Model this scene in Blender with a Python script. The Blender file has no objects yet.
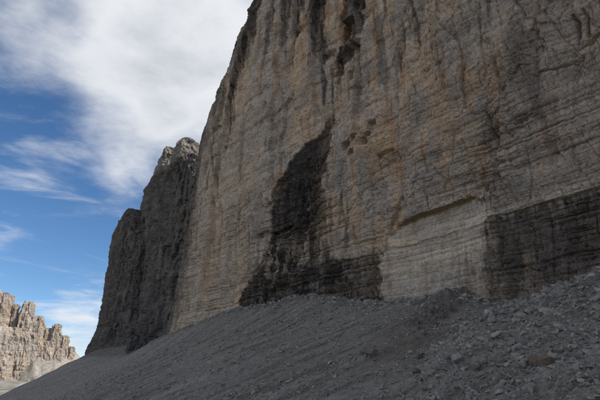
import bpy, math, random
import numpy as np
from mathutils import Vector

scene = bpy.context.scene
col = scene.collection
R = math.radians
random.seed(7)

# ------------------------------------------------------------------ camera
cam_data = bpy.data.cameras.new('camera')
cam_data.sensor_width = 36.0
cam_data.lens = 31.2
cam_data.clip_start = 0.5
cam_data.clip_end = 30000
cam = bpy.data.objects.new('camera', cam_data)
cam.location = (0, 0, 0)
cam.rotation_euler = (R(90 + 19.584), 0, 0)
col.objects.link(cam)
scene.camera = cam

# ------------------------------------------------------------------ light
SUN_AZ, SUN_EL = 106.0, 40.0          # compass bearing from +Y, clockwise
scene.view_settings.view_transform = 'Standard'
scene.view_settings.look = 'None'
scene.view_settings.gamma = 1.0
scene.view_settings.use_curve_mapping = False
scene.view_settings.exposure = 0.82
scene.cycles.max_bounces = 5
scene.cycles.diffuse_bounces = 4
scene.cycles.use_denoising = False

sun_data = bpy.data.lights.new('sun', 'SUN')
sun_data.energy = 2.6
sun_data.angle = R(0.53)
sun_data.color = (1.0, 0.95, 0.88)
sun = bpy.data.objects.new('sun', sun_data)
sd = Vector((math.sin(R(SUN_AZ)) * math.cos(R(SUN_EL)), math.cos(R(SUN_AZ)) * math.cos(R(SUN_EL)), math.sin(R(SUN_EL))))
sun.rotation_euler = sd.to_track_quat('Z', 'Y').to_euler()
col.objects.link(sun)

world = bpy.data.worlds.new('World')
scene.world = world
world.use_nodes = True
wt = world.node_tree
wt.nodes.clear()


def N(tree, kind, **kw):
    nd = tree.nodes.new(kind)
    for k, v in kw.items():
        setattr(nd, k, v)
    return nd


def math_node(tree, op, a, b=None, clamp=False):
    nd = N(tree, 'ShaderNodeMath', operation=op, use_clamp=clamp)
    for i, v in enumerate((a, b)):
        if v is None:
            continue
        if isinstance(v, (int, float)):
            nd.inputs[i].default_value = v
        else:
            tree.links.new(v, nd.inputs[i])
    return nd.outputs[0]


def noise_node(tree, vec, scale, detail=6, rough=0.55, distortion=0.0):
    nd = N(tree, 'ShaderNodeTexNoise')
    nd.inputs['Scale'].default_value = scale
    nd.inputs['Detail'].default_value = detail
    nd.inputs['Roughness'].default_value = rough
    nd.inputs['Distortion'].default_value = distortion
    tree.links.new(vec, nd.inputs['Vector'])
    return nd.outputs['Fac']


def smooth_range(tree, v, lo, hi, a=0.0, b=1.0):
    nd = N(tree, 'ShaderNodeMapRange', interpolation_type='SMOOTHSTEP')
    tree.links.new(v, nd.inputs[0])
    for i, q in zip((1, 2, 3, 4), (lo, hi, a, b)):
        nd.inputs[i].default_value = q
    return nd.outputs[0]


def mix_rgb(tree, fac, a, b, blend='MIX'):
    nd = N(tree, 'ShaderNodeMix', data_type='RGBA', blend_type=blend)
    for s, v in ((nd.inputs[0], fac), (nd.inputs[6], a), (nd.inputs[7], b)):
        if isinstance(v, (int, float)):
            s.default_value = v
        elif isinstance(v, tuple):
            s.default_value = v if len(v) == 4 else v + (1,)
        else:
            tree.links.new(v, s)
    return nd.outputs[2]


def build_sky():
    t = wt
    out = N(t, 'ShaderNodeOutputWorld')
    bg = N(t, 'ShaderNodeBackground')
    bg.inputs['Strength'].default_value = 0.07
    sky = N(t, 'ShaderNodeTexSky', sky_type='NISHITA')
    sky.sun_disc = False
    sky.sun_elevation = R(SUN_EL)
    sky.sun_rotation = R(SUN_AZ)
    sky.altitude = 2300
    sky.air_density = 1.0
    sky.dust_density = 0.0
    sky.ozone_density = 2.5
    tc = N(t, 'ShaderNodeTexCoord')
    sep = N(t, 'ShaderNodeSeparateXYZ')
    t.links.new(tc.outputs['Generated'], sep.inputs[0])
    # a cloud deck: direction projected onto a high plane
    zc = math_node(t, 'ADD', math_node(t, 'MAXIMUM', sep.outputs[2], 0.0), 0.16)
    comb = N(t, 'ShaderNodeCombineXYZ')
    t.links.new(math_node(t, 'DIVIDE', sep.outputs[0], zc), comb.inputs[0])
    t.links.new(math_node(t, 'DIVIDE', sep.outputs[1], zc), comb.inputs[1])
    comb.inputs[2].default_value = 3.7
    deck = comb.outputs[0]
    big = noise_node(t, deck, 0.9, 3, 0.5, 0.0)
    fine = noise_node(t, deck, 3.6, 10, 0.58, 0.1)
    # the cloud bank over the cliff and its smaller neighbours, as places in the sky
    def bank(d, r0, r1):
        vm = N(t, 'ShaderNodeVectorMath', operation='DISTANCE')
        t.links.new(tc.outputs['Generated'], vm.inputs[0])
        vm.inputs[1].default_value = Vector(d).normalized()
        return smooth_range(t, vm.outputs['Value'], r1, r0)
    banks = []
    for d, r0, r1, k in BANKS:
        b = math_node(t, 'MULTIPLY', bank(d, r0, r1), k)
        banks.append(b)
    acc = banks[0]
    for b in banks[1:]:
        acc = math_node(t, 'ADD', acc, b)
    dens = math_node(t, 'ADD', math_node(t, 'MULTIPLY', fine, 1.0), math_node(t, 'MULTIPLY', big, 0.35))
    dens = math_node(t, 'ADD', dens, acc)
    mp = N(t, 'ShaderNodeMapping')
    mp.vector_type = 'TEXTURE'
    mp.inputs['Rotation'].default_value = (0, 0, R(38))
    mp.inputs['Scale'].default_value = (2.0, 1.0, 1.0)
    t.links.new(deck, mp.inputs[0])
    wisp = noise_node(t, mp.outputs[0], 5.5, 8, 0.6, 0.3)
    dens = math_node(t, 'ADD', dens, math_node(t, 'MULTIPLY', math_node(t, 'SUBTRACT', wisp, 0.5), 0.3))
    cover = smooth_range(t, dens, 0.42, 1.06)
    veil = noise_node(t, mp.outputs[0], 3.4, 9, 0.62, 0.5)
    cover = math_node(t, 'MAXIMUM', cover, math_node(t, 'MULTIPLY', smooth_range(t, math_node(t, 'ADD', veil, math_node(t, 'MULTIPLY', acc, 0.25)), 0.42, 0.72), 0.62))
    thick = smooth_range(t, dens, 0.95, 1.5)
    shade = noise_node(t, deck, 1.7, 5, 0.5, 0.2)
    lum = mix_rgb(t, thick, (7.1, 7.3, 7.55), (4.5, 4.8, 5.2))
    lum = mix_rgb(t, smooth_range(t, shade, 0.35, 0.7), lum, mix_rgb(t, 1.0, lum, (0.86, 0.87, 0.89), 'MULTIPLY'))
    hs = N(t, 'ShaderNodeHueSaturation')
    hs.inputs['Saturation'].default_value = 1.17
    t.links.new(sky.outputs[0], hs.inputs['Color'])
    c = mix_rgb(t, math_node(t, 'MULTIPLY', cover, 0.96), hs.outputs[0], lum)
    t.links.new(c, bg.inputs['Color'])
    t.links.new(bg.outputs[0], out.inputs[0])


BANKS = [((-0.20, 0.785, 0.59), 0.04, 0.25, 0.50),
         ((-0.52, 0.84, 0.22), 0.08, 0.40, -0.32),
         ((-0.46, 0.72, 0.52), 0.02, 0.13, 0.04),
         ((-0.435, 0.79, 0.43), 0.01, 0.10, -0.16),
         ((-0.245, 0.855, 0.456), 0.01, 0.07, 0.22),
         ((-0.452, 0.815, 0.362), 0.01, 0.07, 0.16),
         ((-0.318, 0.875, 0.365), 0.01, 0.07, 0.20),
         ((-0.500, 0.846, 0.220), 0.01, 0.07, 0.22),
         ((-0.385, 0.917, 0.100), 0.01, 0.09, 0.36)]
build_sky()

# ------------------------------------------------------------------ noise in numpy
_rng = np.random.default_rng(11)
_perm = _rng.permutation(4096).astype(np.int32)
_g = _rng.normal(size=(4096, 3))
_g = (_g / np.linalg.norm(_g, axis=1, keepdims=True)).astype(np.float32)


def hsh(i, j, k=0):
    return _perm[(_perm[(_perm[i & 4095] + j) & 4095] + k) & 4095]


def rnd(i, j, k=0):
    return hsh(i, j, k).astype(np.float32) / 4096.0


def pn(x, y, z=0.0, seed=0):
    flat = np.isscalar(z) and z == 0
    x, y, z = np.broadcast_arrays(np.float32(x), np.float32(y), np.float32(z))
    xi, yi, zi = np.floor(x), np.floor(y), np.floor(z)
    fx, fy, fz = x - xi, y - yi, z - zi
    xi, yi, zi = xi.astype(np.int32) + seed * 131, yi.astype(np.int32) + seed * 57, zi.astype(np.int32)
    u, v, w = (q * q * q * (q * (q * 6 - 15) + 10) for q in (fx, fy, fz))
    out = 0
    for a in (0, 1):
        wa = u if a else 1 - u
        for b in (0, 1):
            wb = wa * (v if b else 1 - v)
            for c in ((0,) if flat else (0, 1)):
                g = _g[hsh(xi + a, yi + b, zi + c)]
                out = out + wb * (w if c else 1 - w) * (g[..., 0] * (fx - a) + g[..., 1] * (fy - b) + g[..., 2] * (fz - c))
    return out * 1.5


def fbm(x, y, z=0.0, o=4, seed=0, gain=0.5):
    s, a, f = 0, 1.0, 1.0
    for k in range(o):
        s = s + a * pn(x * f, y * f, z * f, seed + k)
        a *= gain
        f *= 2.03
    return s


def sst(a, b, x):
    t = np.clip((x - a) / (b - a), 0, 1)
    return t * t * (3 - 2 * t)


def inside(poly, x, y):
    """Signed distance to a polygon, positive inside (metres)."""
    P = np.array(poly, np.float32)
    d = np.full(x.shape, 1e9, np.float32)
    ins = np.zeros(x.shape, bool)
    for i in range(len(P)):
        ax, ay = P[i]
        bx, by = P[(i + 1) % len(P)]
        ex, ey = bx - ax, by - ay
        t = np.clip(((x - ax) * ex + (y - ay) * ey) / (ex * ex + ey * ey + 1e-9), 0, 1)
        d = np.minimum(d, (x - ax - t * ex) ** 2 + (y - ay - t * ey) ** 2)
        c = ((ay > y) != (by > y)) & (x < (bx - ax) * (y - ay) / (by - ay + 1e-12) + ax)
        ins ^= c
    d = np.sqrt(d)
    return np.where(ins, d, -d)


def line_dist(pts, x, y):
    """Distance to a polyline and the side (positive above)."""
    P = np.array(pts, np.float32)
    d = np.full(x.shape, 1e9, np.float32)
    for i in range(len(P) - 1):
        ax, ay = P[i]
        ex, ey = P[i + 1] - P[i]
        t = np.clip(((x - ax) * ex + (y - ay) * ey) / (ex * ex + ey * ey), 0, 1)
        d = np.minimum(d, (x - ax - t * ex) ** 2 + (y - ay - t * ey) ** 2)
    return np.sqrt(d)


# ------------------------------------------------------------------ mesh helpers
def make_mesh(name, verts, faces, mat, color=None, parent=None, smooth=False):
    me = bpy.data.meshes.new(name)
    k = faces.shape[1]
    me.vertices.add(len(verts))
    me.vertices.foreach_set('co', np.ascontiguousarray(verts, np.float32).ravel())
    me.loops.add(faces.size)
    me.loops.foreach_set('vertex_index', np.ascontiguousarray(faces, np.int32).ravel())
    me.polygons.add(len(faces))
    me.polygons.foreach_set('loop_start', np.arange(0, faces.size, k, dtype=np.int32))
    me.polygons.foreach_set('use_smooth', np.full(len(faces), smooth))
    if color is not None:
        at = me.color_attributes.new('rock_colour', 'FLOAT_COLOR', 'POINT')
        c = np.ones((len(verts), 4), np.float32)
        c[:, :3] = color
        at.data.foreach_set('color', c.ravel())
    me.update()
    me.validate()
    me.materials.append(mat)
    ob = bpy.data.objects.new(name, me)
    col.objects.link(ob)
    if parent is not None:
        ob.parent = parent
    return ob


def sub_mesh(name, verts, faces, mat, color, parent, smooth=False):
    """A piece of a larger grid: keeps only the vertices its faces use."""
    used, inv = np.unique(faces.ravel(), return_inverse=True)
    return make_mesh(name, verts[used], inv.reshape(faces.shape), mat, color[used], parent, smooth)


def grid_faces(nr, nc, wrap=False):
    idx = np.arange(nr * nc, dtype=np.int32).reshape(nr, nc)
    a = idx[:-1]
    b = idx[1:]
    if wrap:
        a2, b2 = np.roll(a, -1, 1), np.roll(b, -1, 1)
        return np.stack([a, a2, b2, b], -1).reshape(-1, 4)
    return np.stack([a[:, :-1], a[:, 1:], b[:, 1:], b[:, :-1]], -1).reshape(-1, 4)


def tag(o, label=None, cat=None, group=None, kind=None):
    for k, v in (('label', label), ('category', cat), ('group', group), ('kind', kind)):
        if v:
            o[k] = v
    return o


def empty(name, loc):
    o = bpy.data.objects.new(name, None)
    o.location = loc
    o.empty_display_size = 5
    col.objects.link(o)
    return o


def set_parent(children, parent):
    """Parts are modelled in world metres; the thing's Empty stands at its base."""
    for c in children:
        c.parent = parent
        c.matrix_parent_inverse.identity()
        c.location = -parent.location


# ------------------------------------------------------------------ materials
def rock_material(name, scale=1.0, bump=0.35, stretch=(1, 1, 1), contrast=0.35):
    m = bpy.data.materials.new(name)
    m.use_nodes = True
    t = m.node_tree
    bs = t.nodes['Principled BSDF']
    bs.inputs['Roughness'].default_value = 0.93
    bs.inputs['Specular IOR Level'].default_value = 0.12
    at = N(t, 'ShaderNodeAttribute', attribute_name='rock_colour')
    geo = N(t, 'ShaderNodeNewGeometry')
    mp = N(t, 'ShaderNodeMapping')
    mp.inputs['Scale'].default_value = stretch
    t.links.new(geo.outputs['Position'], mp.inputs[0])
    n1 = noise_node(t, mp.outputs[0], 0.9 * scale, 8, 0.65)
    n2 = noise_node(t, mp.outputs[0], 0.13 * scale, 5, 0.6)
    f = math_node(t, 'ADD', math_node(t, 'MULTIPLY', n1, 0.65), math_node(t, 'MULTIPLY', n2, 0.35))
    v = smooth_range(t, f, 0.32, 0.68, 1 - contrast, 1 + contrast)
    cc = N(t, 'ShaderNodeCombineXYZ')
    for i in range(3):
        t.links.new(v, cc.inputs[i])
    c = mix_rgb(t, 1.0, at.outputs['Color'], cc.outputs[0], 'MULTIPLY')
    t.links.new(c, bs.inputs['Base Color'])
    bp = N(t, 'ShaderNodeBump')
    bp.inputs['Strength'].default_value = bump
    bp.inputs['Distance'].default_value = 0.5 / scale
    t.links.new(n1, bp.inputs['Height'])
    t.links.new(bp.outputs[0], bs.inputs['Normal'])
    return m


M_CLIFF = rock_material('dolomite_face', 1.0, 0.45, (1.0, 1.0, 1.3), 0.28)
M_TOWER = rock_material('dolomite_tower', 0.5, 0.5, (1, 1, 1), 0.3)
M_FAR = rock_material('dolomite_far', 0.12, 0.6, (1, 1, 0.8), 0.3)
M_SCREE = rock_material('limestone_scree', 2.2, 0.6, (1, 1, 1), 0.32)
M_STONE = rock_material('limestone_stone', 1.6, 0.4, (1, 1, 1), 0.22)
M_GROUND = rock_material('valley_ground', 0.05, 0.5, (1, 1, 1), 0.3)

# ------------------------------------------------------------------ wall frame
# the cliff runs along WD; NV points from it towards the viewer's side; DIST is the way to it
AZ = R(-36)
WD = np.array([math.sin(AZ), math.cos(AZ)], np.float32)
NV = np.array([-WD[1], WD[0]], np.float32)
DIST = 160.0


def to_world(u, s, z):
    """u along the cliff, s out from its face, z up."""
    k = DIST - s
    return np.stack([u * WD[0] - NV[0] * k, u * WD[1] - NV[1] * k, z + 0 * u], -1)


# ---- bedding: irregular beds, each split into blocks
BED = np.cumsum(np.concatenate([[-40.0], _rng.choice([0.55, 0.8, 1.1, 1.6, 2.4, 3.6], 420, p=[.16, .2, .22, .2, .14, .08]) * _rng.uniform(.8, 1.25, 420)])).astype(np.float32)
BEDW = _rng.uniform(2.0, 9.0, 421).astype(np.float32)
BEDO = _rng.normal(size=421).astype(np.float32)


def blocks(u, z, k=1.0, seed=0):
    """Bedding relief in metres: bed offsets, block offsets and open joints."""
    wz = z / k + 0.5 * pn(u / (30 * k), z / (14 * k), 0, 40 + seed) + 0.14 * pn(u / (4 * k), z / (4 * k), 0, 41 + seed)
    r = np.clip(np.searchsorted(BED, wz), 1, 420)
    lo, hi = BED[r - 1], BED[np.minimum(r, 420)]
    dz = np.minimum(wz - lo, hi - wz)
    bw = BEDW[r]
    uu = u / k + 0.5 * pn(u / (5 * k), z / (2.5 * k), 0, 42 + seed) + r * 3.7
    q = np.floor(uu / bw).astype(np.int32)
    fr = uu / bw - q
    du = np.minimum(fr, 1 - fr) * bw
    blk = rnd(q, r.astype(np.int32), seed) - 0.5
    jz = np.exp(-(dz / 0.16) ** 2)
    ju = np.exp(-(du / 0.15) ** 2) * (rnd(q, r.astype(np.int32), seed + 9) > 0.35)
    return BEDO[r] * k, blk * k, jz * k, ju * k


def facets(u, z, a, b, seed=0, tilt=1.0):
    """Broken rock: irregular cells, each a tilted plane with its own offset. Returns the height (about -1..1) and the
    closeness to a cell's edge (1 on the joint)."""
    x = u / a + .25 * pn(u / a * 1.7, z / b * 1.7, 0, 50 + seed)
    y = z / b + .25 * pn(u / a * 1.7 + 7, z / b * 1.7, 0, 51 + seed)
    xi, yi = np.floor(x).astype(np.int32), np.floor(y).astype(np.int32)
    d1 = np.full(x.shape, 9.0, np.float32)
    d2 = d1.copy()
    h = np.zeros(x.shape, np.float32)
    for i in (-1, 0, 1):
        for j in (-1, 0, 1):
            ci, cj = xi + i, yi + j
            r = hsh(ci, cj, seed)
            dx = x - (ci + _tab[r, 0])
            dy = y - (cj + _tab[r, 1])
            dd = dx * dx + dy * dy
            near = dd < d1
            d2 = np.where(near, d1, np.minimum(d2, dd))
            d1 = np.where(near, dd, d1)
            h = np.where(near, _tab[r, 2] + tilt * (_tab[r, 3] * dx + _tab[r, 4] * dy), h)
    return h, np.exp(-((np.sqrt(d2) - np.sqrt(d1)) / .07) ** 2)


_tab = np.concatenate([_rng.uniform(0, 1, (4096, 2)), _rng.uniform(-.6, .6, (4096, 1)), _rng.normal(0, .55, (4096, 2))], 1).astype(np.float32)


# ------------------------------------------------------------------ the main cliff
EDGE = [(-20, 430), (35, 420), (73, 408), (120, 392), (173, 377), (209, 363), (230, 347), (246, 328), (264, 306), (281, 289), (300, 268), (330, 235)]
WEDGE = [(190, 149), (197, 141), (204, 134.5), (220.2, 128.6), (230.2, 124.7), (240.6, 118.6), (249.2, 111.6), (253.2, 99.9), (254.8, 84.6), (258.7, 71.3), (271.8, 58.9), (292, 43), (292, 20), (155, 20), (157.3, 54), (191.2, 57.5), (196, 68.3), (197, 86.2), (200, 103.6), (192, 119.1)]
SCAR = [(150.9, 65.4), (125.6, 66.2), (107.0, 66.2), (103, 63), (104.4, 54.0), (107.2, 39.9), (111, 20), (160, 20), (158.8, 49.2), (155.1, 57.3)]
STAIN = [(104.0, 57.1), (83.2, 56.8), (65.5, 56.8), (30, 56.4), (20, 20), (109, 20), (107.5, 38.2)]


def cliff_depth(u, z):
    """How far the face lies behind its mean plane (positive = back), and masks."""
    wu = u + 2.5 * fbm(u / 14, z / 14, 0, 3, 5)
    wz = z + 2.0 * fbm(u / 14, z / 14, 0, 3, 8)
    jog = 4.5 * fbm(u / 40, z / 9, 0, 4, 2, .6)
    mw, ms, mt = inside(WEDGE, wu, wz), inside(SCAR, u + jog, z + .5 * pn(u / 9, z / 3, 0, 3)), inside(STAIN, u + jog, z + .4 * pn(u / 9, z / 3, 0, 3))
    e = u - np.interp(z, [p[0] for p in EDGE], [p[1] for p in EDGE]).astype(np.float32)
    e = e + 5.0 * fbm(u / 60, z / 22, 0, 4, 14)
    d = np.where(e > -26, 0.011 * np.clip(e + 26, 0, 26) ** 2, 0) + np.clip(e, 0, 120) * 2.4
    # broad buttresses and vertical grooves
    d = d + 4.0 * pn(u / 75, z / 130, 0, 20) + 2.2 * pn(u / 26, z / 60, 0, 21)
    rid = 1 - np.abs(pn(u / 17 + 0.25 * pn(u / 20, z / 20, 0, 28), z / 90, 0, 22)) * 2.2
    d = d + 1.9 * sst(0.5, 1.0, rid) * sst(-0.2, 0.5, pn(u / 50, z / 50, 0, 23))
    rid3 = 1 - np.abs(pn(u / 2.6 + .4 * pn(u / 5, z / 5, 0, 17), z / 14, 0, 18)) * 2.4
    d = d + 0.4 * sst(0.68, 1.0, rid3) * sst(-0.1, 0.5, pn(u / 16, z / 22, 0, 19)) * sst(70, 120, z)
    rid2 = 1 - np.abs(pn(u / 6, z / 38, 0, 24)) * 2.4
    d = d + 0.8 * sst(0.66, 1.0, rid2) * sst(-0.25, 0.4, pn(u / 25, z / 30, 0, 25))
    # thin ledges where the face steps back, and slanting flakes
    led = 1 - np.abs(pn(u / 60, z / 5.5, 0, 29)) * 3
    d = d - 0.40 * sst(0.6, 1.0, led) * sst(-.1, .4, pn(u / 30, z / 30, 0, 30))
    a1, a2 = u * .83 + z * .56, -u * .56 + z * .83
    fl = 1 - np.abs(pn(a1 / 22, a2 / 3.2, 0, 31)) * 2.6
    d = d + 0.0 * sst(0.7, 1.0, fl) * sst(0.2, 0.6, pn(u / 40 + 9, z / 30, 0, 32))
    # bedding and blocks
    bo, bk, jz, ju = blocks(u, z)
    Bo, Bk, Jz, Ju = blocks(u, z, 3.1, 7)
    rough = 0.35 + 0.75 * sst(-0.25, 0.45, pn(u / 38, z / 30, 0, 26)) + 0.6 * sst(-4, 4, mw)
    rough = rough * (1 - .40 * sst(85, 135, z + 18 * pn(u / 30, z / 30, 0, 27)))
    rough = np.where(ms > 0, .42, rough)
    d = d + rough * (0.13 * bo + 0.40 * bk + (.27 + .40 * sst(210, 130, u) * sst(120, 90, z)) * jz + 0.40 * ju) + (0.3 + .4 * rough) * (0.10 * Bo + 0.40 * Bk) + 0.30 * Jz * rough + .2 * Ju * rough
    rg = 1 - np.abs(fbm(u / 10, z / 6.5, 0, 4, 37, .55)) * 2
    d = d + 0.5 * sst(.3, 1.0, rg) * sst(-.3, .4, pn(u / 28, z / 28, 0, 34)) * (ms < 0) + 0.26 * fbm(u / 3.5, z / 3.0, 0, 5, 33, 0.58) + .35 * fbm(u / 11, z / 11, 0, 2, 36)
    f1, c1 = facets(u, z, 11, 34, 61)
    f2, c2 = facets(u, z, 4.2, 6.0, 62)
    f3, c3 = facets(u, z, 2.2, 1.9, 63)
    k1 = .35 + .65 * sst(-.2, .3, pn(u / 55, z / 55, 0, 38))
    k2 = (.25 + .75 * sst(-.15, .35, pn(u / 30, z / 40, 0, 39))) * np.where(ms > 0, .35, 1) * (1 + 1.3 * sst(0, 3, mw))
    d = d + 1.7 * k1 * f1 * (ms < 0) + .6 * k1 * c1 * (ms < 0) + k2 * (.75 * f2 + .45 * c2) + np.where(ms > 0, .08, .30) * f3 + .14 * c3
    # corners and chimneys that run up the face
    for ln, amp, wid in CORNERS:
        P = np.array(ln, np.float32)
        uc = np.interp(z, P[:, 1], P[:, 0]).astype(np.float32) + 2.2 * fbm(0 * u + ln[0][0], z / 16, 0, 4, 66, .45)
        q = u - uc
        run = sst(P[0, 1] - 6, P[0, 1] + 14, z) * sst(P[-1, 1] + 6, P[-1, 1] - 14, z)
        d = d + run * amp * (sst(-.5, .9, q) * np.exp(-np.maximum(q, 0) / wid))
    # scars: hollow under an arch, pale fallen patch, stained lower wall under its roof
    d = d + (1.7 * sst(-0.1, 0.5, mw) * sst(150, 118, z) + 2.0 * sst(0, 14, mw)) * sst(190, 214, u)
    d = d - (1.6 * sst(0, 3, mw) * sst(66, 56, wz) + 1.4 * sst(0, 3, mw) * sst(78, 76.5, wz)) * sst(190, 205, u)
    d = d + 3.4 * sst(-0.15, 0.5, ms) * sst(20, 66, z) * sst(161, 146, u) * (.25 + .75 * sst(103, 116, u)) + 1.6 * sst(-0.15, 0.35, mt) * sst(20, 56, z) * (.3 + .7 * sst(107, 94, u))
    for (ln, dep, wid) in LEDGES:
        dd = line_dist(ln, u + .7 * pn(u / 4, z / 4, 0, 61), z + .5 * pn(u / 6, z / 6, 0, 62))
        d = d + dep * np.exp(-(dd / wid) ** 2)
    # square-cut overhangs up the dark streak
    for (u0, u1, z0, z1, dep) in NICHES:
        jx = .5 * pn(u / 4, z / 6, 0, 63)
        jy = .4 * pn(u / 6, z / 3, 0, 64)
        q = np.minimum(np.minimum(u + jx - u0, u1 - u - jx), np.minimum(z + jy - z0, z1 - z - jy))
        d = d + 1.6 * dep * sst(-0.1, 0.5, q) * sst(z0 - 3, z0 + .6 * (z1 - z0), z)
    return d, mw, ms, mt, e, rough, (bo, bk, jz, ju, Jz)


# (u, z) from the bottom up, step in metres (back beyond the line), how far the step fades out
CORNERS = [([(195, 120), (190.5, 149), (186, 169), (180, 189), (175, 215), (170, 300)], 5.0, 14), ([(166, 95), (170, 120), (172, 150), (168, 185), (162, 240)], -3.2, 9), ([(178, 60), (186, 90), (188, 118)], 2.6, 10),
           ([(300, 45), (296, 100), (290, 150), (283, 190), (262, 300)], 3.4, 22), ([(345, 42), (335, 100), (325, 160), (312, 200), (296, 232), (272, 290)], -3.2, 18), ([(225, 140), (228, 180), (226, 215), (215, 280)], 3.0, 12),
           ([(250, 120), (252, 150), (246, 200), (236, 260)], -2.6, 12), ([(206, 140), (207, 175), (203, 205), (196, 250)], -3.0, 8), ([(137, 70), (142, 100), (143, 140), (138, 200)], 2.0, 12), ([(118, 70), (115, 95), (116, 130)], -1.6, 8), ([(64, 96), (62, 110), (64, 140)], 3.0, 6),
           ([(90, 60), (94, 80), (92, 100), (95, 130)], -1.4, 6), ([(272, 60), (268, 90), (262, 118)], -1.8, 9), ([(380, 35), (368, 110), (352, 170)], 4.0, 20)]
LEDGES = [([(155.3, 55.1), (130, 55.4), (105.1, 55.3)], 1.1, 0.35), ([(107.7, 37), (88, 37.8), (60, 38.4)], 0.9, 0.4),
          ([(77.2, 103.3), (71, 102), (63, 101.3)], 2.2, 0.45), ([(66, 104.5), (60, 106), (54, 107)], 2.4, 0.55),
          ([(64, 108), (62.5, 116), (64.5, 121)], 2.0, 0.5), ([(60, 108.5), (59, 114), (60, 119)], 1.8, 0.45),
          ([(136.5, 88.6), (112, 88.9), (81.6, 88.2)], 0.9, 0.3), ([(120, 76), (98, 76.5), (70, 76)], 0.7, 0.3),
          ([(96, 92), (93, 88), (91, 84)], 1.0, 0.4), ([(300, 60), (262, 61)], .6, .4), ([(196, 84), (170, 92), (150, 96)], .9, .4),
          ([(192, 72), (172, 84), (158, 90)], .9, .4), ([(190, 63), (176, 70), (160, 80)], .9, .4)]
NICHES = [(172, 178, 150, 158, 2.6), (164, 171, 190, 198, 2.6), (159, 164, 118, 121, 2.2), (150, 160, 100, 102.5, 1.8), (170, 184, 176, 190, 4.0), (168, 180, 163, 174, 3.4), (181, 188, 158, 168, 3.0), (176, 185, 192, 203, 3.0), (222, 231, 222, 246, 3.0),
          (176, 183, 112.5, 117, 3.0), (170, 175, 114, 117.5, 2.6), (172.5, 178, 107.5, 110.5, 2.6), (165, 169.5, 110, 114.5, 3.0), (163, 167, 113.5, 116, 2.2),
          (255, 268, 84, 88.5, 2.0), (232, 254, 84, 86.5, 2.0), (205, 228, 206, 212, 2.0), (190, 200, 176, 181, 2.0)]


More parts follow.
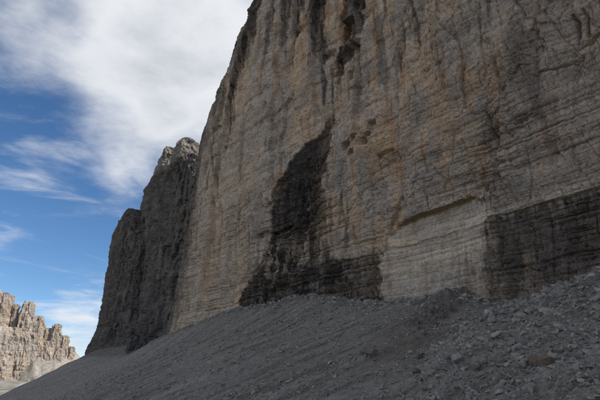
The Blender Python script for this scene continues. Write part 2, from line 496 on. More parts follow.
def cliff_colour(u, z, mw, ms, mt, e, bits):
    bo, bk, jz, ju, Jz = bits
    n = u.shape[0]
    grey = np.array([0.365, 0.312, 0.258], np.float32)
    ochre = np.array([0.455, 0.325, 0.205], np.float32)
    rust = np.array([0.40, 0.25, 0.145], np.float32)
    slate = np.array([0.22, 0.192, 0.168], np.float32)
    black = np.array([0.050, 0.044, 0.041], np.float32)
    pale = np.array([0.52, 0.455, 0.37], np.float32)
    c = np.tile(grey, (n, 1))

    def lay(k, tint):
        nonlocal c
        k = np.clip(k, 0, 1)[:, None]
        c = c * (1 - k) + tint * k
    w1 = fbm(u / 34, z / 60, 0, 4, 70)
    w2 = fbm(u / 9, z / 45, 0, 4, 74)
    w3 = fbm(u / 3.2, z / 26, 0, 4, 78)
    w4 = fbm(u / 20, z / 12, 0, 4, 82)
    w5 = fbm(u / 1.7, z / 30, 0, 4, 86)
    bedtone = np.clip(bo, -1.5, 1.5) * 0.07 + bk * 0.22
    lay(0.75 * sst(-0.15, 0.55, w1 + .4 * w2 + .25 * w3), ochre)
    lay(0.6 * sst(60, 15, line_dist([(165, 205), (168, 130), (160, 75)], u, z)) * sst(-.3, .35, w2 + .4 * w3), ochre)
    lay(0.55 * sst(0.2, 0.75, w2 + .5 * w3 - .2 * w1), rust)
    lay(0.6 * sst(0.05, 0.6, w4 + .35 * w3 - .3 * w1), slate)
    # darker grey towards the near end of the face
    lay(0.50 * sst(150, 75, u) * sst(54, 66, z) * (0.75 + .5 * w4), np.array([.20, .165, .135], np.float32))
    lay(0.45 * sst(225, 310, u), np.array([0.46, 0.375, 0.285], np.float32))
    # water streaks
    st = sst(0.12, 0.55, w3 + 0.55 * w2 + .25 * w1) * sst(-.2, .4, fbm(u / 40, z / 70, 0, 3, 90))
    lay((0.55 + .3 * sst(120, 170, z)) * st, slate * 0.45)
    for ln, wd, k in STREAKS:
        dd = line_dist(ln, u + 3.0 * pn(u / 9, z / 16, 0, 93) + 1.5 * w3, z)
        zl = min(p[1] for p in ln)
        zr = max(p[1] for p in ln) - zl
        fade = sst(zl - .1 * zr, zl + .6 * zr, z + .3 * zr * w3)
        core = sst(wd, wd * .3, dd + 2.0 * w2 + 2.2 * w5 + (1 - fade) * wd * .7)
        lay(np.minimum(k * 1.1, 1) * core * (.66 + .34 * sst(-.25, .2, w5 + .5 * w3)), black * .85)
    # hollow: black wet rock with paler washed bands low down
    blk = sst(-0.5, 0.5, mw + .5 * w3) * (1 - .75 * sst(206, 186, u + 8 * w3) * sst(60, 70, z)) * (1 - .35 * sst(185, 165, u + 10 * w3))
    lay((0.97 - .25 * sst(.1, .6, w4 + .4 * bk)) * blk, black * .75)
    band = sst(57, 61, z + 1.5 * w4) * sst(80, 75, z + 1.5 * w4)
    band2 = sst(-0.12, 0.35, w3 + .3 * fbm(u / 1.6, z / 7, 0, 3, 97) + .25 * bk)
    lay(0.92 * blk * band * band2, pale * np.array([.72, .68, .62], np.float32))
    lay(0.45 * blk * sst(.05, .5, w5 + .4 * w3 + .4 * bk) * sst(125, 95, z), grey * .85)
    lay(0.5 * blk * sst(215, 196, u) * sst(58, 66, z), ochre * .75)
    lay(0.35 * blk * sst(.1, .45, fbm(u / 16, z / 1.6, 0, 3, 104) + .2 * w4), grey * .55)
    lay(0.72 * sst(34, 4, line_dist([(192, 128), (214, 112), (228, 92)], u, z)) * 0.8 * blk, black * .9)
    lay(0.4 * blk * sst(.1, .55, w2 + .4 * w4 + .3 * bk), np.array([.15, .115, .085], np.float32))
    # pale fallen patch and its dark seams
    ms = np.where(ms > -8, ms + sst(120, 106, u) * (5.0 * w5 + 4.0 * w3 + 2.0 * bk) + sst(140, 158, u) * (4.0 * w5 + 3.0 * w4), ms)
    lay(0.80 * sst(-0.3, 0.6, ms) * (0.88 + .35 * w4 - .5 * sst(.2, .7, w3)), pale)
    lay(0.45 * sst(-0.3, 0.8, ms) * sst(42, 30, z + 3 * w3), grey * .85)
    lay(0.5 * sst(-0.3, 0.8, ms) * sst(.15, .5, fbm(u / 28, z / .9, 0, 3, 105)), grey * .75)
    lay(0.35 * sst(-0.3, 0.8, ms) * sst(.2, .6, fbm(u / 10, z / 5, 0, 4, 106)) * .6, ochre)
    lay(0.8 * sst(1.6, 0.4, line_dist([(150.9, 65.6), (125.6, 66.6), (108, 66.6)], u, z + .3 * w3)) * sst(-.4, .1, ms), np.array([.17, .12, .05], np.float32))
    # stained lower wall
    tm = np.where(z > 56.4, sst(-.3, .8, mt), sst(-5.0, 4.5, mt + 6.0 * w3 + 3.0 * bk + 4 * w5))
    lay(tm * (0.80 - .5 * sst(.1, .6, w2 + .5 * w3)), np.array([0.036, 0.031, 0.028], np.float32))
    lay(0.5 * tm * sst(.0, .45, w5 + .3 * w3), np.array([0.115, 0.093, 0.074], np.float32))
    lay(0.55 * tm * sst(.0, .5, w2 + .6 * w3 - .1) , np.array([0.12, 0.105, 0.09], np.float32))
    lay(0.45 * tm * sst(38, 30, z) * sst(-.3, .3, w4), np.array([0.17, 0.14, 0.105], np.float32))
    # the end of the cliff: side-face shade painted in as a dark, streaked tone
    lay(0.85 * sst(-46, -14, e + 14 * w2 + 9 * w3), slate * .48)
    c = c * np.array([1.09, 1.035, 1.01], np.float32)
    c = c * (1 + bedtone[:, None] + .10 * fbm(u / 1.3, z / 1.3, 0, 3, 99)[:, None])
    return np.clip(c, 0.02, 0.6)


STREAKS = [([(174, 216), (178.5, 195), (185, 169.2), (190, 149), (194, 128)], 7.0, .95), ([(168, 205), (172, 180), (184, 158)], 8.0, .8), ([(205, 250), (199, 200), (200, 150)], 5.5, .85),
           ([(265, 292), (275, 271), (284, 250), (297.3, 231.3), (307.8, 205), (312, 165)], 13, .95), ([(322, 215), (330, 185), (338, 140)], 6, .7), ([(350, 210), (362, 150), (372, 80)], 7, .6),
           ([(210, 255), (222, 225), (230, 188)], 10, .9), ([(232, 270), (238, 235), (243, 195)], 7, .75), ([(190, 246), (200, 218), (206, 180)], 12, .9), ([(248, 270), (256, 235), (262, 190)], 5, .6),
           ([(286, 170), (290, 125), (293, 90)], 6, .45), ([(140, 160), (146, 125)], 5, .45), ([(156, 185), (154, 150), (150, 120)], 5, .45), ([(120, 140), (118, 112)], 5, .35), ([(84, 125), (80, 95), (78, 70)], 7, .4), ([(100, 95), (98, 70)], 6, .35)]


def build_cliff():
    # columns evenly spaced as the face recedes, so near and far rock are equally fine
    x = np.arange(150, 740, 0.64)
    k = (x - 300) / 552.0
    uf = DIST * (np.cos(AZ) + np.sin(AZ) * k) / (np.cos(AZ) * k - np.sin(AZ))
    uf = uf[(uf > 40) & (uf < 432)]
    ucol = np.unique(np.concatenate([np.arange(-420, uf.min() - 2, 5), uf, np.linspace(uf.max() + .8, uf.max() + 110, 60)])).astype(np.float32)
    zrow = np.concatenate([np.arange(8, 122, .36), np.arange(122, 300, .62)]).astype(np.float32)
    U, Z = np.meshgrid(ucol, zrow)
    u, z = U.ravel(), Z.ravel()
    d, mw, ms, mt, e, rough, bits = cliff_depth(u, z)
    d = d * 1.0
    v = to_world(u, -d, z)
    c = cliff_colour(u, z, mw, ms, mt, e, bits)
    nr, nc = U.shape
    f = grid_faces(nr, nc)
    fm = lambda m: m[f].mean(1)
    pid = np.zeros(len(f), int)
    pid[fm(mt) > 0] = 3
    pid[fm(ms) > 0] = 2
    pid[fm(mw) > 0] = 1
    root = empty('cliff', Vector(to_world(np.float32(180), np.float32(0), np.float32(36)).tolist()))
    tag(root, 'huge shaded grey and ochre rock face filling the right of the picture', 'cliff')
    parts = []
    for i, (nm, lb) in enumerate((('main_face', None), ('wet_hollow', 'black water-stained hollow under a pointed arch'), ('fallen_patch', 'pale whitish patch where rock broke away under a straight roof'), ('stained_wall', 'dark brown stained lower wall beneath a long ledge'))):
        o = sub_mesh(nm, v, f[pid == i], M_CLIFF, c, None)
        if lb:
            o['label'] = lb
        parts.append(o)
    # summit and back of the mountain
    ub = ucol[::6]
    db = d.reshape(nr, nc)[-1, ::6]
    rows = []
    for (dd, zz) in ((0, zrow[-1]), (14, 312), (45, 338), (90, 352), (150, 340), (230, 280), (300, 150), (360, -40)):
        w_ = 1 - np.clip(db / 250, 0, 1)
        rise = 0 if dd == 0 else 14 * pn(ub / 40, dd / 40.0, 0, 3)
        zz2 = np.where(dd == 0, zz, zrow[-1] * 0 + (zz - 300) * np.where(zz > 300, w_, 1) + 300 + rise)
        rows.append(to_world(ub, -(db + dd), zz2.astype(np.float32)))
    vb = np.concatenate(rows)
    cb = np.full((len(vb), 3), .22, np.float32)
    parts.append(make_mesh('summit', vb, grid_faces(len(rows), len(ub)), M_CLIFF, cb, None))
    set_parent(parts, root)
    return root


build_cliff()

# ------------------------------------------------------------------ scree slope
BASE_U = [-420, 0, 40, 70.1, 87.7, 97, 104, 110.4, 115.9, 122.3, 139, 162, 181, 199, 220, 249, 283, 302, 338, 380, 420, 450, 484, 540, 625, 700, 800]
BASE_Z = [34, 36, 35, 32.6, 27.6, 25.7, 25.3, 28.5, 31.4, 33, 33.2, 33.8, 37.3, 41.8, 44.2, 43.6, 45, 44, 41, 38, 34, 27.5, 26, 29, 31, 18, -20]


def scree_height(u, s, fine=True):
    u = np.asarray(u, np.float32)
    s = np.asarray(s, np.float32)
    zb = np.interp(u, BASE_U, BASE_Z).astype(np.float32)
    zs = np.interp(u, [-420, 0, 60, 130, 220, 300, 360, 420, 480, 560, 625, 800], [33, 33, 31, 33, 39, 38, 34, 29, 27, 30, 31, -20]).astype(np.float32)
    k = sst(0, 30, s)
    z = zb * (1 - k) + zs * k - 0.54 * s + (1.3 * pn(u / 8, 3.3, 0, 108) + .8 * pn(u / 3, 1.3, 0, 109)) * sst(9, 0, s)
    # gravel cones: gullies and ribs run down the slope, leaning to the far side
    a = u - 0.75 * s
    z = z + 2.1 * pn(a / 34, s / 120, 0, 110) * sst(0, 25, s) + 1.1 * pn(a / 11, s / 50, 0, 111) * sst(0, 12, s)
    # trench between the wall and the rib of blocks, near end
    rib = u - (98 - 0.30 * (s - 8))
    z = z + 2.2 * np.exp(-(rib / 7) ** 2) * sst(4, 16, s) * sst(85, 50, s) - 1.6 * np.exp(-((rib - 16) / 8) ** 2) * sst(6, 20, s) * sst(75, 45, s)
    z = z + 1.6 * sst(2, -18, rib) * sst(3, 14, s) * (0.6 + .8 * pn(u / 9, s / 9, 0, 117))
    if fine:
        blocky = sst(10, -6, rib) * sst(2, 10, s)
        z = z + (0.34 + .55 * blocky) * fbm(a / 4.2, s / 7, 0, 4, 112, .55) + (.12 + .25 * blocky) * fbm(u / 1.1, s / 1.1, 0, 3, 118)
        st = 1 - np.abs(pn(a / 3.4, s / 26, 0, 122)) * 2.5
        z = z - .35 * sst(.6, 1, st)
    lo = -27.0
    h = z - lo
    return lo + np.where(h > 8, h, 8 * np.exp(np.minimum(h / 8 - 1, 0)))


def rib_of(u, s):
    return u - (98 - 0.30 * (s - 8))


def scree_colour(u, s):
    a = u - .75 * s
    base = np.array([.240, .207, .174], np.float32)
    warm = np.array([.27, .235, .20], np.float32)
    dark = np.array([.135, .117, .10], np.float32)
    lite = np.array([.32, .28, .24], np.float32)
    c = np.tile(base, (len(u), 1))
    for k, t in ((.7 * sst(-.1, .5, fbm(a / 30, s / 90, 0, 4, 130)), warm), (.75 * sst(.0, .5, fbm(a / 6, s / 34, 0, 5, 134, .6)), dark), (.55 * sst(.1, .6, fbm(a / 12, s / 60, 0, 4, 138)), lite),
                 (.6 * sst(8, 22, rib_of(u, s)) * sst(46, 30, rib_of(u, s)) * sst(60, 35, s), dark * np.array([1.1, 1.0, .92], np.float32)),
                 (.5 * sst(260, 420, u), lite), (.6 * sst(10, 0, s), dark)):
        k = np.clip(k, 0, 1)[:, None]
        c = c * (1 - k) + t * k
    return np.clip(.88 * c * (1 + .25 * fbm(u / 1.4, s / 1.4, 0, 3, 140))[:, None], .02, .6)


def build_scree():
    x = np.arange(-40, 660, 1.15)
    k = (x - 300) / 552.0
    uf = DIST * (np.cos(AZ) + np.sin(AZ) * k) / (np.cos(AZ) * k - np.sin(AZ))
    uf = uf[(uf > 35) & (uf < 760)]
    ucol = np.unique(np.concatenate([np.arange(-400, 34, 6), np.arange(34, 150, .42), np.arange(150, 260, .7), np.arange(260, 420, 1.1), np.arange(420, 790, 2.2)])).astype(np.float32)
    srow = np.concatenate([np.arange(-24, -4, 2.0), np.arange(-4, 92, .42), np.arange(92, 150, 1.6)]).astype(np.float32)
    U, S = np.meshgrid(ucol, srow)
    u, s = U.ravel(), S.ravel()
    z = scree_height(u, s)
    v = to_world(u, s, z)
    o = make_mesh('scree_slope', v, grid_faces(*U.shape), M_SCREE, scree_colour(u, s))
    tag(o, 'grey scree slope of loose stones rising to the foot of the cliff', 'scree slope', kind='structure')
    return o


build_scree()


# ------------------------------------------------------------------ valley ground, one sheet to the horizon
def ground_height(x, y):
    r = np.hypot(x, y)
    az = np.degrees(np.arctan2(x, y))
    z = -29 + 1.5 * fbm(x / 60, y / 60, 0, 3, 150)
    left = np.exp(-((az + 34) / 26) ** 2)
    z = z + left * (46 * sst(850, 1750, r)) + 6 * sst(300, 1200, r) * pn(x / 220, y / 220, 0, 154)
    z = z + 25.6 * np.exp(-((x / 13) ** 2 + (y / 13) ** 2))
    return np.where(r > 2600, np.maximum(z, -29) * np.clip(1 - (r - 2600) / 2000, 0, 1) - 29 * np.clip((r - 2600) / 2000, 0, 1), z)


def build_ground():
    r = np.concatenate([np.arange(0, 40, 2.0), np.geomspace(40, 9000, 260)]).astype(np.float32)
    th = np.radians(np.concatenate([np.arange(-60, 0, .35), np.arange(0, 300, 3)])).astype(np.float32)
    T, Rr = np.meshgrid(th, r)
    x, y = (Rr * np.sin(T)).ravel(), (Rr * np.cos(T)).ravel()
    z = ground_height(x, y)
    z[Rr.ravel() == 0] = z[0]
    c = np.tile(np.array([.26, .245, .205], np.float32), (len(x), 1))
    k = sst(-.1, .5, fbm(x / 70, y / 70, 0, 4, 160))[:, None]
    c = c * (1 - .7 * k) + np.array([.16, .155, .085], np.float32) * .7 * k
    k = sst(.1, .5, fbm(x / 35, y / 120, 0, 4, 165))[:, None]
    c = c * (1 - .6 * k) + np.array([.42, .405, .37], np.float32) * .6 * k
    v = np.stack([x, y, z], -1)
    o = make_mesh('ground', v, grid_faces(len(r), len(th), True), M_GROUND, c, smooth=True)
    return tag(o, 'sunlit valley floor of thin grass and pale gravel', 'ground', kind='structure')


build_ground()


# ------------------------------------------------------------------ rock bodies: towers, pinnacles, outcrops
def rock_body(name, prof, az, dist, mat, nth, nz, amp=1.0, bed=1.0, tone=(.24, .228, .215), warm=(.30, .225, .16), pw=4.5, seed=0, parent=None, dark=.5, relief=1.0):
    """A closed body of rock. prof: (z, left, right, near, far) in metres in the frame of a line of sight at compass
    bearing az, near and far measured from dist. Relief: buttresses, cracks, beds and blocks."""
    a = R(az)
    fd = np.array([math.sin(a), math.cos(a)], np.float32)
    la = np.array([math.cos(a), -math.sin(a)], np.float32)
    P = np.array(prof, np.float32)
    zz = np.linspace(P[0, 0], P[-1, 0], nz).astype(np.float32)
    L, Rt, Nr, Fr = (np.interp(zz, P[:, 0], P[:, i]).astype(np.float32) for i in (1, 2, 3, 4))
    th = (np.arange(nth) / nth * 2 * np.pi - np.pi).astype(np.float32)
    # denser on the near half
    th = th - 0.45 * np.sin(th + np.pi / 2 + np.pi / 2) * 0.5
    T, Zg = np.meshgrid(th, zz)
    ct, stn = np.cos(T - np.pi / 2), np.sin(T - np.pi / 2)
    q = (np.abs(ct) ** pw + np.abs(stn) ** pw) ** (-1 / pw)
    cx, hw = ((L + Rt) / 2)[:, None], ((Rt - L) / 2)[:, None]
    cy, hd = ((Nr + Fr) / 2)[:, None], ((Fr - Nr) / 2)[:, None]
    lx = cx + hw * ct * q
    ly = cy + hd * stn * q
    arc = (T * (hw.mean() + hd.mean()) * .5).ravel()
    lx, ly, z = lx.ravel(), ly.ravel(), Zg.ravel()
    ox, oy = lx - np.broadcast_to(cx, T.shape).ravel(), ly - np.broadcast_to(cy, T.shape).ravel()
    nn = np.hypot(ox, oy) + 1e-6
    k = amp
    dsp = 5.0 * k * fbm(lx / (26 * k), ly / (26 * k), z / (60 * k), 3, 200 + seed) + 2.6 * k * fbm(lx / (9 * k), ly / (9 * k), z / (22 * k), 4, 205 + seed)
    rid = 1 - np.abs(fbm(lx / (15 * k), ly / (15 * k), z / (95 * k), 2, 211 + seed)) * 2.2
    dsp = dsp - 3.4 * k * sst(.45, 1, rid)
    bo, bk, jz, ju = blocks(arc, z, bed, seed)
    Bo, Bk, Jz, Ju = blocks(arc, z, bed * 3.2, seed + 3)
    rd2 = 1 - np.abs(fbm(lx / (5 * k), ly / (5 * k), z / (34 * k), 3, 214 + seed)) * 2.2
    dsp = dsp - 1.5 * k * sst(.5, 1, rd2) + .45 * k * fbm(lx / (3 * k), ly / (3 * k), z / (4 * k), 4, 233 + seed, .6)
    lm = sst(-.3, .5, fbm(arc / (30 * k), z / (24 * k), 0, 2, 240 + seed))
    dsp = dsp - lm * (.07 * bo + .40 * bk + .35 * jz + .4 * ju + .035 * Bo + .35 * Bk + .16 * Jz + .3 * Ju)
    ff1, cc1 = facets(arc, z, 15 * k, 44 * k, 70 + seed)
    ff2, cc2 = facets(arc, z, 5 * k, 12 * k, 90 + seed)
    dsp = dsp * relief - k * (3.2 * ff1 + 1.4 * cc1 + 1.3 * ff2 + .7 * cc2)
    tip = np.clip(np.minimum(hw, hd).repeat(nth, 1).ravel() / (7 * k), .1, 1)
    lx2, ly2 = lx + ox / nn * dsp * tip, ly + oy / nn * dsp * tip
    z2 = z + (1.4 * k * fbm(lx / (6 * k), ly / (6 * k), 0, 3, 217 + seed)) * sst(P[-1, 0] - 25 * k, P[-1, 0], z)
    X = la[0] * lx2 + fd[0] * (dist + ly2)
    Y = la[1] * lx2 + fd[1] * (dist + ly2)
    v = np.stack([X, Y, z2], -1)
    f = grid_faces(nz, nth, True)
    # close the top
    top = v[-nth:].mean(0, keepdims=True) + np.array([[0, 0, .6 * k]])
    v = np.concatenate([v, top])
    i0 = (nz - 1) * nth
    ring = np.arange(i0, i0 + nth)
    capf = np.stack([ring, np.roll(ring, -1), np.full(nth, len(v) - 1), np.full(nth, len(v) - 1)], -1)
    c = np.tile(np.array(tone, np.float32), (len(v), 1))
    w1 = fbm(arc / (22 * k), z / (60 * k), 0, 4, 220 + seed)
    w3 = fbm(arc / (5 * k), z / (40 * k), 0, 4, 224 + seed)
    for kk, t in ((.75 * sst(-.05, .5, w1 + .4 * w3), warm), (dark * sst(.0, .55, w3 + .4 * fbm(arc / (40 * k), z / (50 * k), 0, 3, 228 + seed)), tuple(.42 * q for q in tone))):
        kk = np.append(np.clip(kk, 0, 1), 0)[:, None]
        c = c * (1 - kk) + np.array(t, np.float32) * kk
    c = c * (1 + np.append(.07 * np.clip(bo / bed, -1.5, 1.5) + .25 * bk / bed, 0))[:, None]
    tri = np.concatenate([f[:, [0, 1, 2]], f[:, [0, 2, 3]], capf[:, :3]])
    o = make_mesh(name, v, tri, mat, np.clip(c, .02, .6), None)
    if parent is not None:
        set_parent([o], parent)
    return o


def polar(az, r, z=0.0):
    return Vector((math.sin(R(az)) * r, math.cos(R(az)) * r, z))


# the next summit along the ridge, beyond the end of the cliff
tw = empty('rock_tower', polar(-18, 690, 34))
tag(tw, 'dark twin-tipped rock tower behind the left end of the cliff', 'rock tower')
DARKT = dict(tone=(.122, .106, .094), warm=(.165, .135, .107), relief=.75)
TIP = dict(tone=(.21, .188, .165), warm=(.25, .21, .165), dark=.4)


def along_cliff(rows):
    """(z, far end u, near end u, front depth, back depth) in the cliff's own frame."""
    return [(z, -a, -b, n, f) for z, a, b, n, f in rows]


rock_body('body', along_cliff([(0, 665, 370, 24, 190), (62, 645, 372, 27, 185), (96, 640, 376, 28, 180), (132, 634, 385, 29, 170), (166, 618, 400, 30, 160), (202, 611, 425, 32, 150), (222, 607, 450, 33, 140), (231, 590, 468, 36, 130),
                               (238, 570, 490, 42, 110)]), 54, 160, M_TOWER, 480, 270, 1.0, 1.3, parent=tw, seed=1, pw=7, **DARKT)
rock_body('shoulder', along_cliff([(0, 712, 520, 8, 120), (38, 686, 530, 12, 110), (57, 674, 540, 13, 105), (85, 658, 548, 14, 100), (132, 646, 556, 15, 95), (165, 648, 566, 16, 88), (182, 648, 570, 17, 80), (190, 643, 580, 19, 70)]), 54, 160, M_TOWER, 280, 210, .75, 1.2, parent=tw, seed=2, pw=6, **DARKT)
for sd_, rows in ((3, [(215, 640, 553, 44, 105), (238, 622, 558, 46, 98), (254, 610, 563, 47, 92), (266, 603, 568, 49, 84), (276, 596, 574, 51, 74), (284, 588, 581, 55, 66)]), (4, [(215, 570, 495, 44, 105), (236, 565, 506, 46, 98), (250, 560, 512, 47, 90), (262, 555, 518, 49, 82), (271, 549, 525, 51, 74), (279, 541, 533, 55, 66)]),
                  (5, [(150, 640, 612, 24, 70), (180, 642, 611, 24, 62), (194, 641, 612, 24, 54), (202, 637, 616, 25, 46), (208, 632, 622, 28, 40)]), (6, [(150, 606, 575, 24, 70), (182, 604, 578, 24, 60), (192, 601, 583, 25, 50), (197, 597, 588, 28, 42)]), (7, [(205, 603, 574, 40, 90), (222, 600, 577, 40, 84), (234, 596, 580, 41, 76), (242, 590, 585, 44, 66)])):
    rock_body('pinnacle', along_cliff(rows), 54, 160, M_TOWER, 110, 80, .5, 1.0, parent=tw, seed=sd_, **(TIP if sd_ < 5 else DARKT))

oc = empty('rock_outcrop', polar(-17, 520, 28))
tag(oc, 'small black rock outcrop at the foot of the cliff near its left end', 'outcrop')
rock_body('block', [(10, -12, 13, -14, 22), (25, -8, 12, -10, 20), (36, -7, 11, -8, 18), (41, -6, 10, -6, 16), (44, -3, 7, -3, 12)], -17, 520, M_TOWER, 110, 90, .3, .8, parent=oc, seed=5, tone=(.12, .108, .10), warm=(.15, .125, .105))

# the far sunlit mountain across the valley
mt = empty('mountain', polar(-28, 1700, 18))
tag(mt, 'distant sunlit mountain of pale rock pinnacles at the left edge', 'mountain', kind='thing')
FAR = dict(tone=(.345, .300, .258), warm=(.385, .288, .195), dark=.22, relief=.7)
# top z, centre, half width, depth offset
PIN = [(215, -205, 60, 40), (246, -160, 50, 30), (290, -122, 46, 45), (282, -84, 38, 30), (252, -46, 34, 36), (221, -11, 14, 30), (229, 22, 26, 20), (190, 54, 24, 25), (158, 82, 20, 30), (169, 106, 20, 15), (137, 130, 17, 10), (106, 152, 15, 10),
       (150, -10, 30, -30), (176, -46, 34, -28), (140, 22, 24, -34), (138, 52, 24, -20), (118, 88, 20, -16), (100, 118, 18, -14), (195, -95, 40, -30), (160, -150, 46, -40), (96, -60, 26, -52), (84, -20, 22, -58)]
for i, (zt, cx, hw, dep) in enumerate(PIN):
    rs = random.Random(50 + i)
    q = lambda a, b: rs.uniform(a, b)
    prof = [(-10, cx - hw * 1.5, cx + hw * 1.5, dep - hw * 1.7, dep + 90), (zt * .35, cx - hw * q(1.1, 1.3), cx + hw * q(1.1, 1.3), dep - hw * 1.25, dep + 80), (zt * .62, cx - hw * q(.9, 1.1), cx + hw * q(.9, 1.1), dep - hw * 1.0, dep + 65),
            (zt * .80, cx - hw * q(.75, .95), cx + hw * q(.75, .95), dep - hw * .75, dep + 45), (zt * .90, cx - hw * q(.55, .8), cx + hw * q(.5, .8), dep - hw * .5, dep + 30), (zt * .97, cx - hw * q(.5, .8), cx + hw * q(.5, .8), dep - hw * .3, dep + 22), (zt, cx - hw * .5, cx + hw * .4, dep - hw * .1, dep + 14)]
    rock_body('pinnacle', prof, -28, 1700, M_FAR, 80, 110, .8 if hw < 22 else 1.2, 3.0, parent=mt, seed=10 + i, pw=2.6, **FAR)


def apron(name, az, dist, parent):
    """Debris fans between the pinnacles: one uneven slope down to the valley."""
    a = R(az)
    fd = np.array([math.sin(a), math.cos(a)], np.float32)
    la = np.array([math.cos(a), -math.sin(a)], np.float32)
    lx = np.linspace(-330, 230, 240).astype(np.float32)
    ly = np.linspace(-190, 140, 130).astype(np.float32)
    LX, LY = np.meshgrid(lx, ly)
    x, y = LX.ravel(), LY.ravel()
    top = np.interp(x, [-330, -120, -40, 20, 60, 110, 160, 230], [60, 60, 50, 46, 78, 76, 56, -10]).astype(np.float32)
    z = top + np.minimum(y + 20, 60) * .62 + 9 * fbm(x / 40, y / 90, 0, 4, 180)
    z = np.maximum(z, -60)
    v = np.stack([la[0] * x + fd[0] * (dist + y), la[1] * x + fd[1] * (dist + y), z], -1)
    c = np.tile(np.array([.31, .275, .235], np.float32), (len(x), 1))
    k = .7 * sst(-.1, .5, fbm(x / 30, y / 60, 0, 4, 185))[:, None]
    c = c * (1 - k) + np.array([.33, .30, .255], np.float32) * k
    o = make_mesh(name, v, grid_faces(len(ly), len(lx)), M_FAR, c)
    set_parent([o], parent)
    return o


apron('scree_fan', -28, 1700, mt)

# ------------------------------------------------------------------ stones
def hull_rock(seed, n=15):
    """An angular block: convex hull of points on a rounded box, as triangles."""
    import bmesh
    rs = np.random.default_rng(seed)
    p = rs.uniform(-1, 1, (n, 3))
    p = p / np.max(np.abs(p), axis=1, keepdims=True) * rs.uniform(.72, 1.0, (n, 1))
    bm = bmesh.new()
    for q in p:
        bm.verts.new(q)
    r = bmesh.ops.convex_hull(bm, input=bm.verts)
    bmesh.ops.delete(bm, geom=list({e for e in r['geom_interior'] + r['geom_unused'] if isinstance(e, bmesh.types.BMVert)}), context='VERTS')
    bmesh.ops.recalc_face_normals(bm, faces=bm.faces)
    bm.verts.index_update()
    v = np.array([q.co[:] for q in bm.verts], np.float32)
    f = np.array([[q.index for q in fc.verts] for fc in bm.faces], np.int32)
    bm.free()
    return v, f


SMALL = [hull_rock(i, 9) for i in range(14)]
LARGE = [hull_rock(100 + i, 22) for i in range(16)]


def rotmat(rs, n, tilt=.5):
    a = rs.uniform(0, 2 * np.pi, n)
    b = rs.normal(0, tilt, n)
    c = rs.normal(0, tilt, n)
    ca, sa, cb, sb, cc, sc = np.cos(a), np.sin(a), np.cos(b), np.sin(b), np.cos(c), np.sin(c)
    o, i = np.zeros(n), np.ones(n)
    Rz = np.stack([ca, -sa, o, sa, ca, o, o, o, i], -1).reshape(n, 3, 3)
    Rx = np.stack([i, o, o, o, cb, -sb, o, sb, cb], -1).reshape(n, 3, 3)
    Ry = np.stack([cc, o, sc, o, i, o, -sc, o, cc], -1).reshape(n, 3, 3)
    return Rx @ Ry @ Rz


def stone_tone(rs, n):
    g = rs.normal(.255, .036, n).clip(.12, .34)
    w = rs.uniform(-.02, .14, n)
    return np.stack([g * (1.09 + w * .3), g, g * (.90 - w * .5)], -1).astype(np.float32)


def scatter_points(rs, n):
    """Places on the slope: evenly in the visible part, crowded in the rib of blocks at the near end."""
    u = np.concatenate([rs.uniform(36, 150, int(n * .55)), 150 + 260 * rs.uniform(0, 1, n - int(n * .55)) ** 1.5])
    s = rs.uniform(0.5, 92, n)
    rib = rib_of(u, s)
    keep = rs.uniform(0, 1, n) < np.where((rib < 8 + 10 * rs.normal(size=n)) & (rib > -55), 1.0, .12 + .75 * sst(-.05, .3, fbm((u - .75 * s) / 9, s / 40, 0, 3, 300)))
    uf = np.concatenate([rs.uniform(60, 160, 2200), rs.uniform(160, 330, 2600)])
    sf = np.abs(rs.normal(0, 3.2, len(uf))) + .3
    return np.concatenate([u[keep], uf]).astype(np.float32), np.concatenate([s[keep], sf]).astype(np.float32)


def build_stones():
    rs = np.random.default_rng(21)
    u, s = scatter_points(rs, 62000)
    n = len(u)
    rib = rib_of(u, s)
    size = (0.15 * rs.pareto(1.9, n) + .10).clip(.1, .85) * (.78 + .28 * sst(30, -6, rib)) * (1 + .5 * sst(8, 2, s)) * np.where(u > 150, 1.25, 1)
    z = scree_height(u, s)
    pos = to_world(u, s, z + size * .18)
    Rm = rotmat(rs, n)
    scl = size[:, None] * np.stack([rs.uniform(.8, 1.5, n), rs.uniform(.7, 1.2, n), rs.uniform(.4, .8, n)], -1)
    tone = stone_tone(rs, n)
    V, F, C, off = [], [], [], 0
    var = rs.integers(0, len(SMALL), n)
    for k, (bv, bf) in enumerate(SMALL):
        i = np.where(var == k)[0]
        vv = np.einsum('nij,nvj->nvi', Rm[i], bv[None] * scl[i][:, None, :]) + pos[i][:, None, :]
        ff = bf[None] + (np.arange(len(i)) * len(bv))[:, None, None] + off
        V.append(vv.reshape(-1, 3))
        F.append(ff.reshape(-1, 3))
        C.append(np.repeat(tone[i], len(bv), 0))
        off += len(i) * len(bv)
    o = make_mesh('scree_gravel', np.concatenate(V), np.concatenate(F), M_STONE, np.concatenate(C))
    tag(o, 'countless small loose grey stones strewn over the scree', 'scree', kind='stuff')


build_stones()

# boulders one can tell apart
BM = []
for i, (bv, bf) in enumerate(LARGE):
    o = make_mesh('boulder', bv, bf, M_STONE, np.tile(stone_tone(np.random.default_rng(i), 1) * 1.0, (len(bv), 1)))
    BM.append(o.data)
    bpy.data.objects.remove(o)


def boulder(u, s, size, rot, label, group=None, mesh=None, scl=(1, 1, 1), sink=.25, name='boulder'):
    o = bpy.data.objects.new(name, mesh or random.choice(BM))
    z = float(scree_height(np.array([u]), np.array([s]))[0])
    p = to_world(np.float32(u), np.float32(s), np.float32(z + size * scl[2] * (1 - 2 * sink) * .6))
    o.location = p.tolist()
    o.scale = tuple(size * k for k in scl)
    o.rotation_euler = rot
    col.objects.link(o)
    return tag(o, label, 'boulder', group)


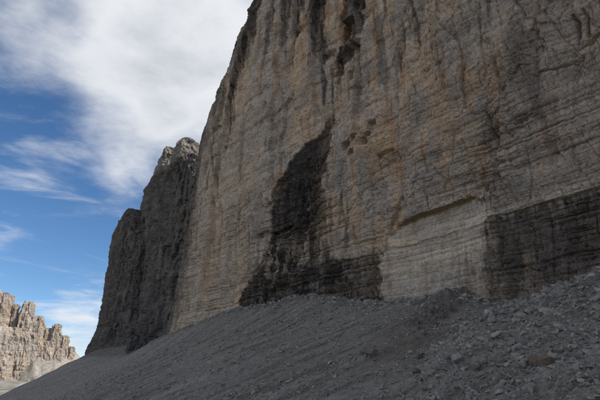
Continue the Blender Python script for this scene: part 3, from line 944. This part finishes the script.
def toned(i, rgb):
    bv, bf = LARGE[i]
    o = make_mesh('boulder', bv, bf, M_STONE, np.tile(np.array(rgb, np.float32), (len(bv), 1)))
    me = o.data
    bpy.data.objects.remove(o)
    return me


WALL_ROT = R(126)
boulder(123.7, 43.5, 2.6, (R(12), R(-14), WALL_ROT), 'flat slab leaning out of the smooth scree below the pale patch, the shade under it put into its colour', None, toned(2, (.17, .15, .13)), (1.5, .8, .55))  # a light slab toned dark in place of the shadow beneath it
boulder(63.1, 51, 2.1, (.2, -.25, 1.9), 'largest brown boulder in the rubble near the right edge', None, toned(5, (.17, .13, .098)), (1.5, .9, .7))
boulder(102.8, 43.2, 1.35, (.3, .2, .5), 'squarish boulder at the lower edge of the rubble, coloured dark as undercut shade', None, toned(7, (.15, .128, .108)), (1.2, .9, .8))  # dark tone stands in for a shaded undercut
boulder(94.7, 54, 1.35, (.1, .3, 1.2), 'brown boulder cut by the bottom of the picture, darkened for the shade under it', None, toned(9, (.14, .108, .085)), (1.3, 1, .8))  # shade of the undercut painted over the whole stone
boulder(97.2, 33.7, 1.2, (.2, .2, 2.2), 'wedge-shaped boulder above the squarish one, its dark colour standing for undercut shade', None, toned(11, (.155, .134, .115)), (1.3, .8, .8))  # undercut shade put into the stone's colour
boulder(91.9, 25.8, .95, (.4, .1, .3), 'palest boulder in the upper rubble below the stained wall', None, toned(3, (.40, .365, .32)), (1.1, .9, .9))
boulder(84, 47, .85, (.2, .3, 1.3), 'pale rounded boulder in the middle of the lower rubble', None, toned(13, (.37, .34, .30)), (1.1, 1, .8))
rs = np.random.default_rng(5)
ZONES = [(160, lambda r: (r.uniform(46, 108), r.uniform(4, 55)), lambda q, s: -45 < q < 7, (.40, 1.5),
          lambda u, s: (('top', 'angular grey block in the top of the rubble streak below the stained wall') if s < 18 else ('middle', 'angular grey block in the middle of the rubble streak at right') if s < 36 else ('bottom', 'angular grey block in the rubble along the bottom edge at right')), 'blocks in the %s of the rubble streak'),
         (60, lambda r: (r.uniform(110, 210), r.uniform(10, 70)), lambda q, s: q > 12, (.35, 1.0),
          lambda u, s: ('below the pale patch', 'grey boulder lying on the smooth scree below the pale patch') if u < 155 else ('below the black hollow', 'grey boulder lying on the smooth scree below the black hollow'), 'boulders %s'),
         (46, lambda r: (r.uniform(210, 330), r.uniform(6, 82)), lambda q, s: True, (.45, 1.0),
          lambda u, s: ('left middle', 'small grey boulder on the scree just left of the black hollow') if u < 262 else ('far left', 'small grey boulder far down the scree towards the dark tower'), 'boulders on the %s scree'),
         (34, lambda r: (r.uniform(110, 290), r.uniform(1.0, 5)), lambda q, s: True, (.5, 1.2),
          lambda u, s: ('pale patch', 'grey boulder heaped against the foot of the pale patch') if u < 158 else ('black hollow', 'grey boulder heaped against the foot of the black hollow'), 'boulders at the foot of the %s')]
for cnt, pick, ok, (a, b), name_it, gr in ZONES:
    k = 0
    while k < cnt:
        u, s = pick(rs)
        if not ok(u - (98 - .3 * (s - 8)), s):
            continue
        zone, lb = name_it(u, s)
        boulder(u, s, a + (b - a) * rs.uniform() ** 3.2, (rs.normal(0, .35), rs.normal(0, .35), rs.uniform(0, 6.28)), lb, gr % zone, None, (rs.uniform(.9, 1.5), rs.uniform(.7, 1.1), rs.uniform(.5, .9)))
        k += 1


# dark broken outcrop running down the scree under the corner of the pale patch
def scree_outcrop():
    uu = np.linspace(-9, 9, 90).astype(np.float32)
    ss = np.linspace(-2, 33, 150).astype(np.float32)
    U, S = np.meshgrid(uu, ss)
    u, s = U.ravel(), S.ravel()
    uc = np.interp(s, [-2, 0, 14, 27, 33], [121, 121, 119, 117.5, 117]).astype(np.float32) + u
    w = np.interp(s, [-2, 3, 12, 25, 33], [3, 5, 6.5, 4.5, 1.5]).astype(np.float32) * (1 + .35 * pn(s / 5, 2.0, 0, 320))
    prof = 1 - (u / w) ** 2
    prof = np.maximum(prof, -2)
    h = 1.3 * np.where(prof > 0, np.sqrt(np.maximum(prof, 0)), prof * .6) * np.interp(s, [-2, 2, 12, 27, 33], [.7, 1, .8, .55, .05])
    bo, bk, jz, ju = blocks(uc * 1.0, s, 1.2, 5)
    h = h + 1.3 * fbm(uc / 4, s / 4, 0, 5, 325, .62) - .9 * bk - .5 * jz - .4 * ju
    fo, co = facets(uc, s, 2.6, 3.2, 66)
    h = h + .8 * fo - .4 * co
    z = scree_height(uc, s, False) + h - .5
    v = to_world(uc, s, z)
    c = np.tile(np.array([.125, .106, .09], np.float32), (len(u), 1)) * (1 + .5 * fbm(uc / 2, s / 2, 0, 3, 330))[:, None]
    o = make_mesh('rock_outcrop', v, grid_faces(*U.shape), M_STONE, np.clip(c, .02, .3))
    tag(o, 'dark broken rock rib sticking out of the scree below the pale patch', 'outcrop')


scree_outcrop()
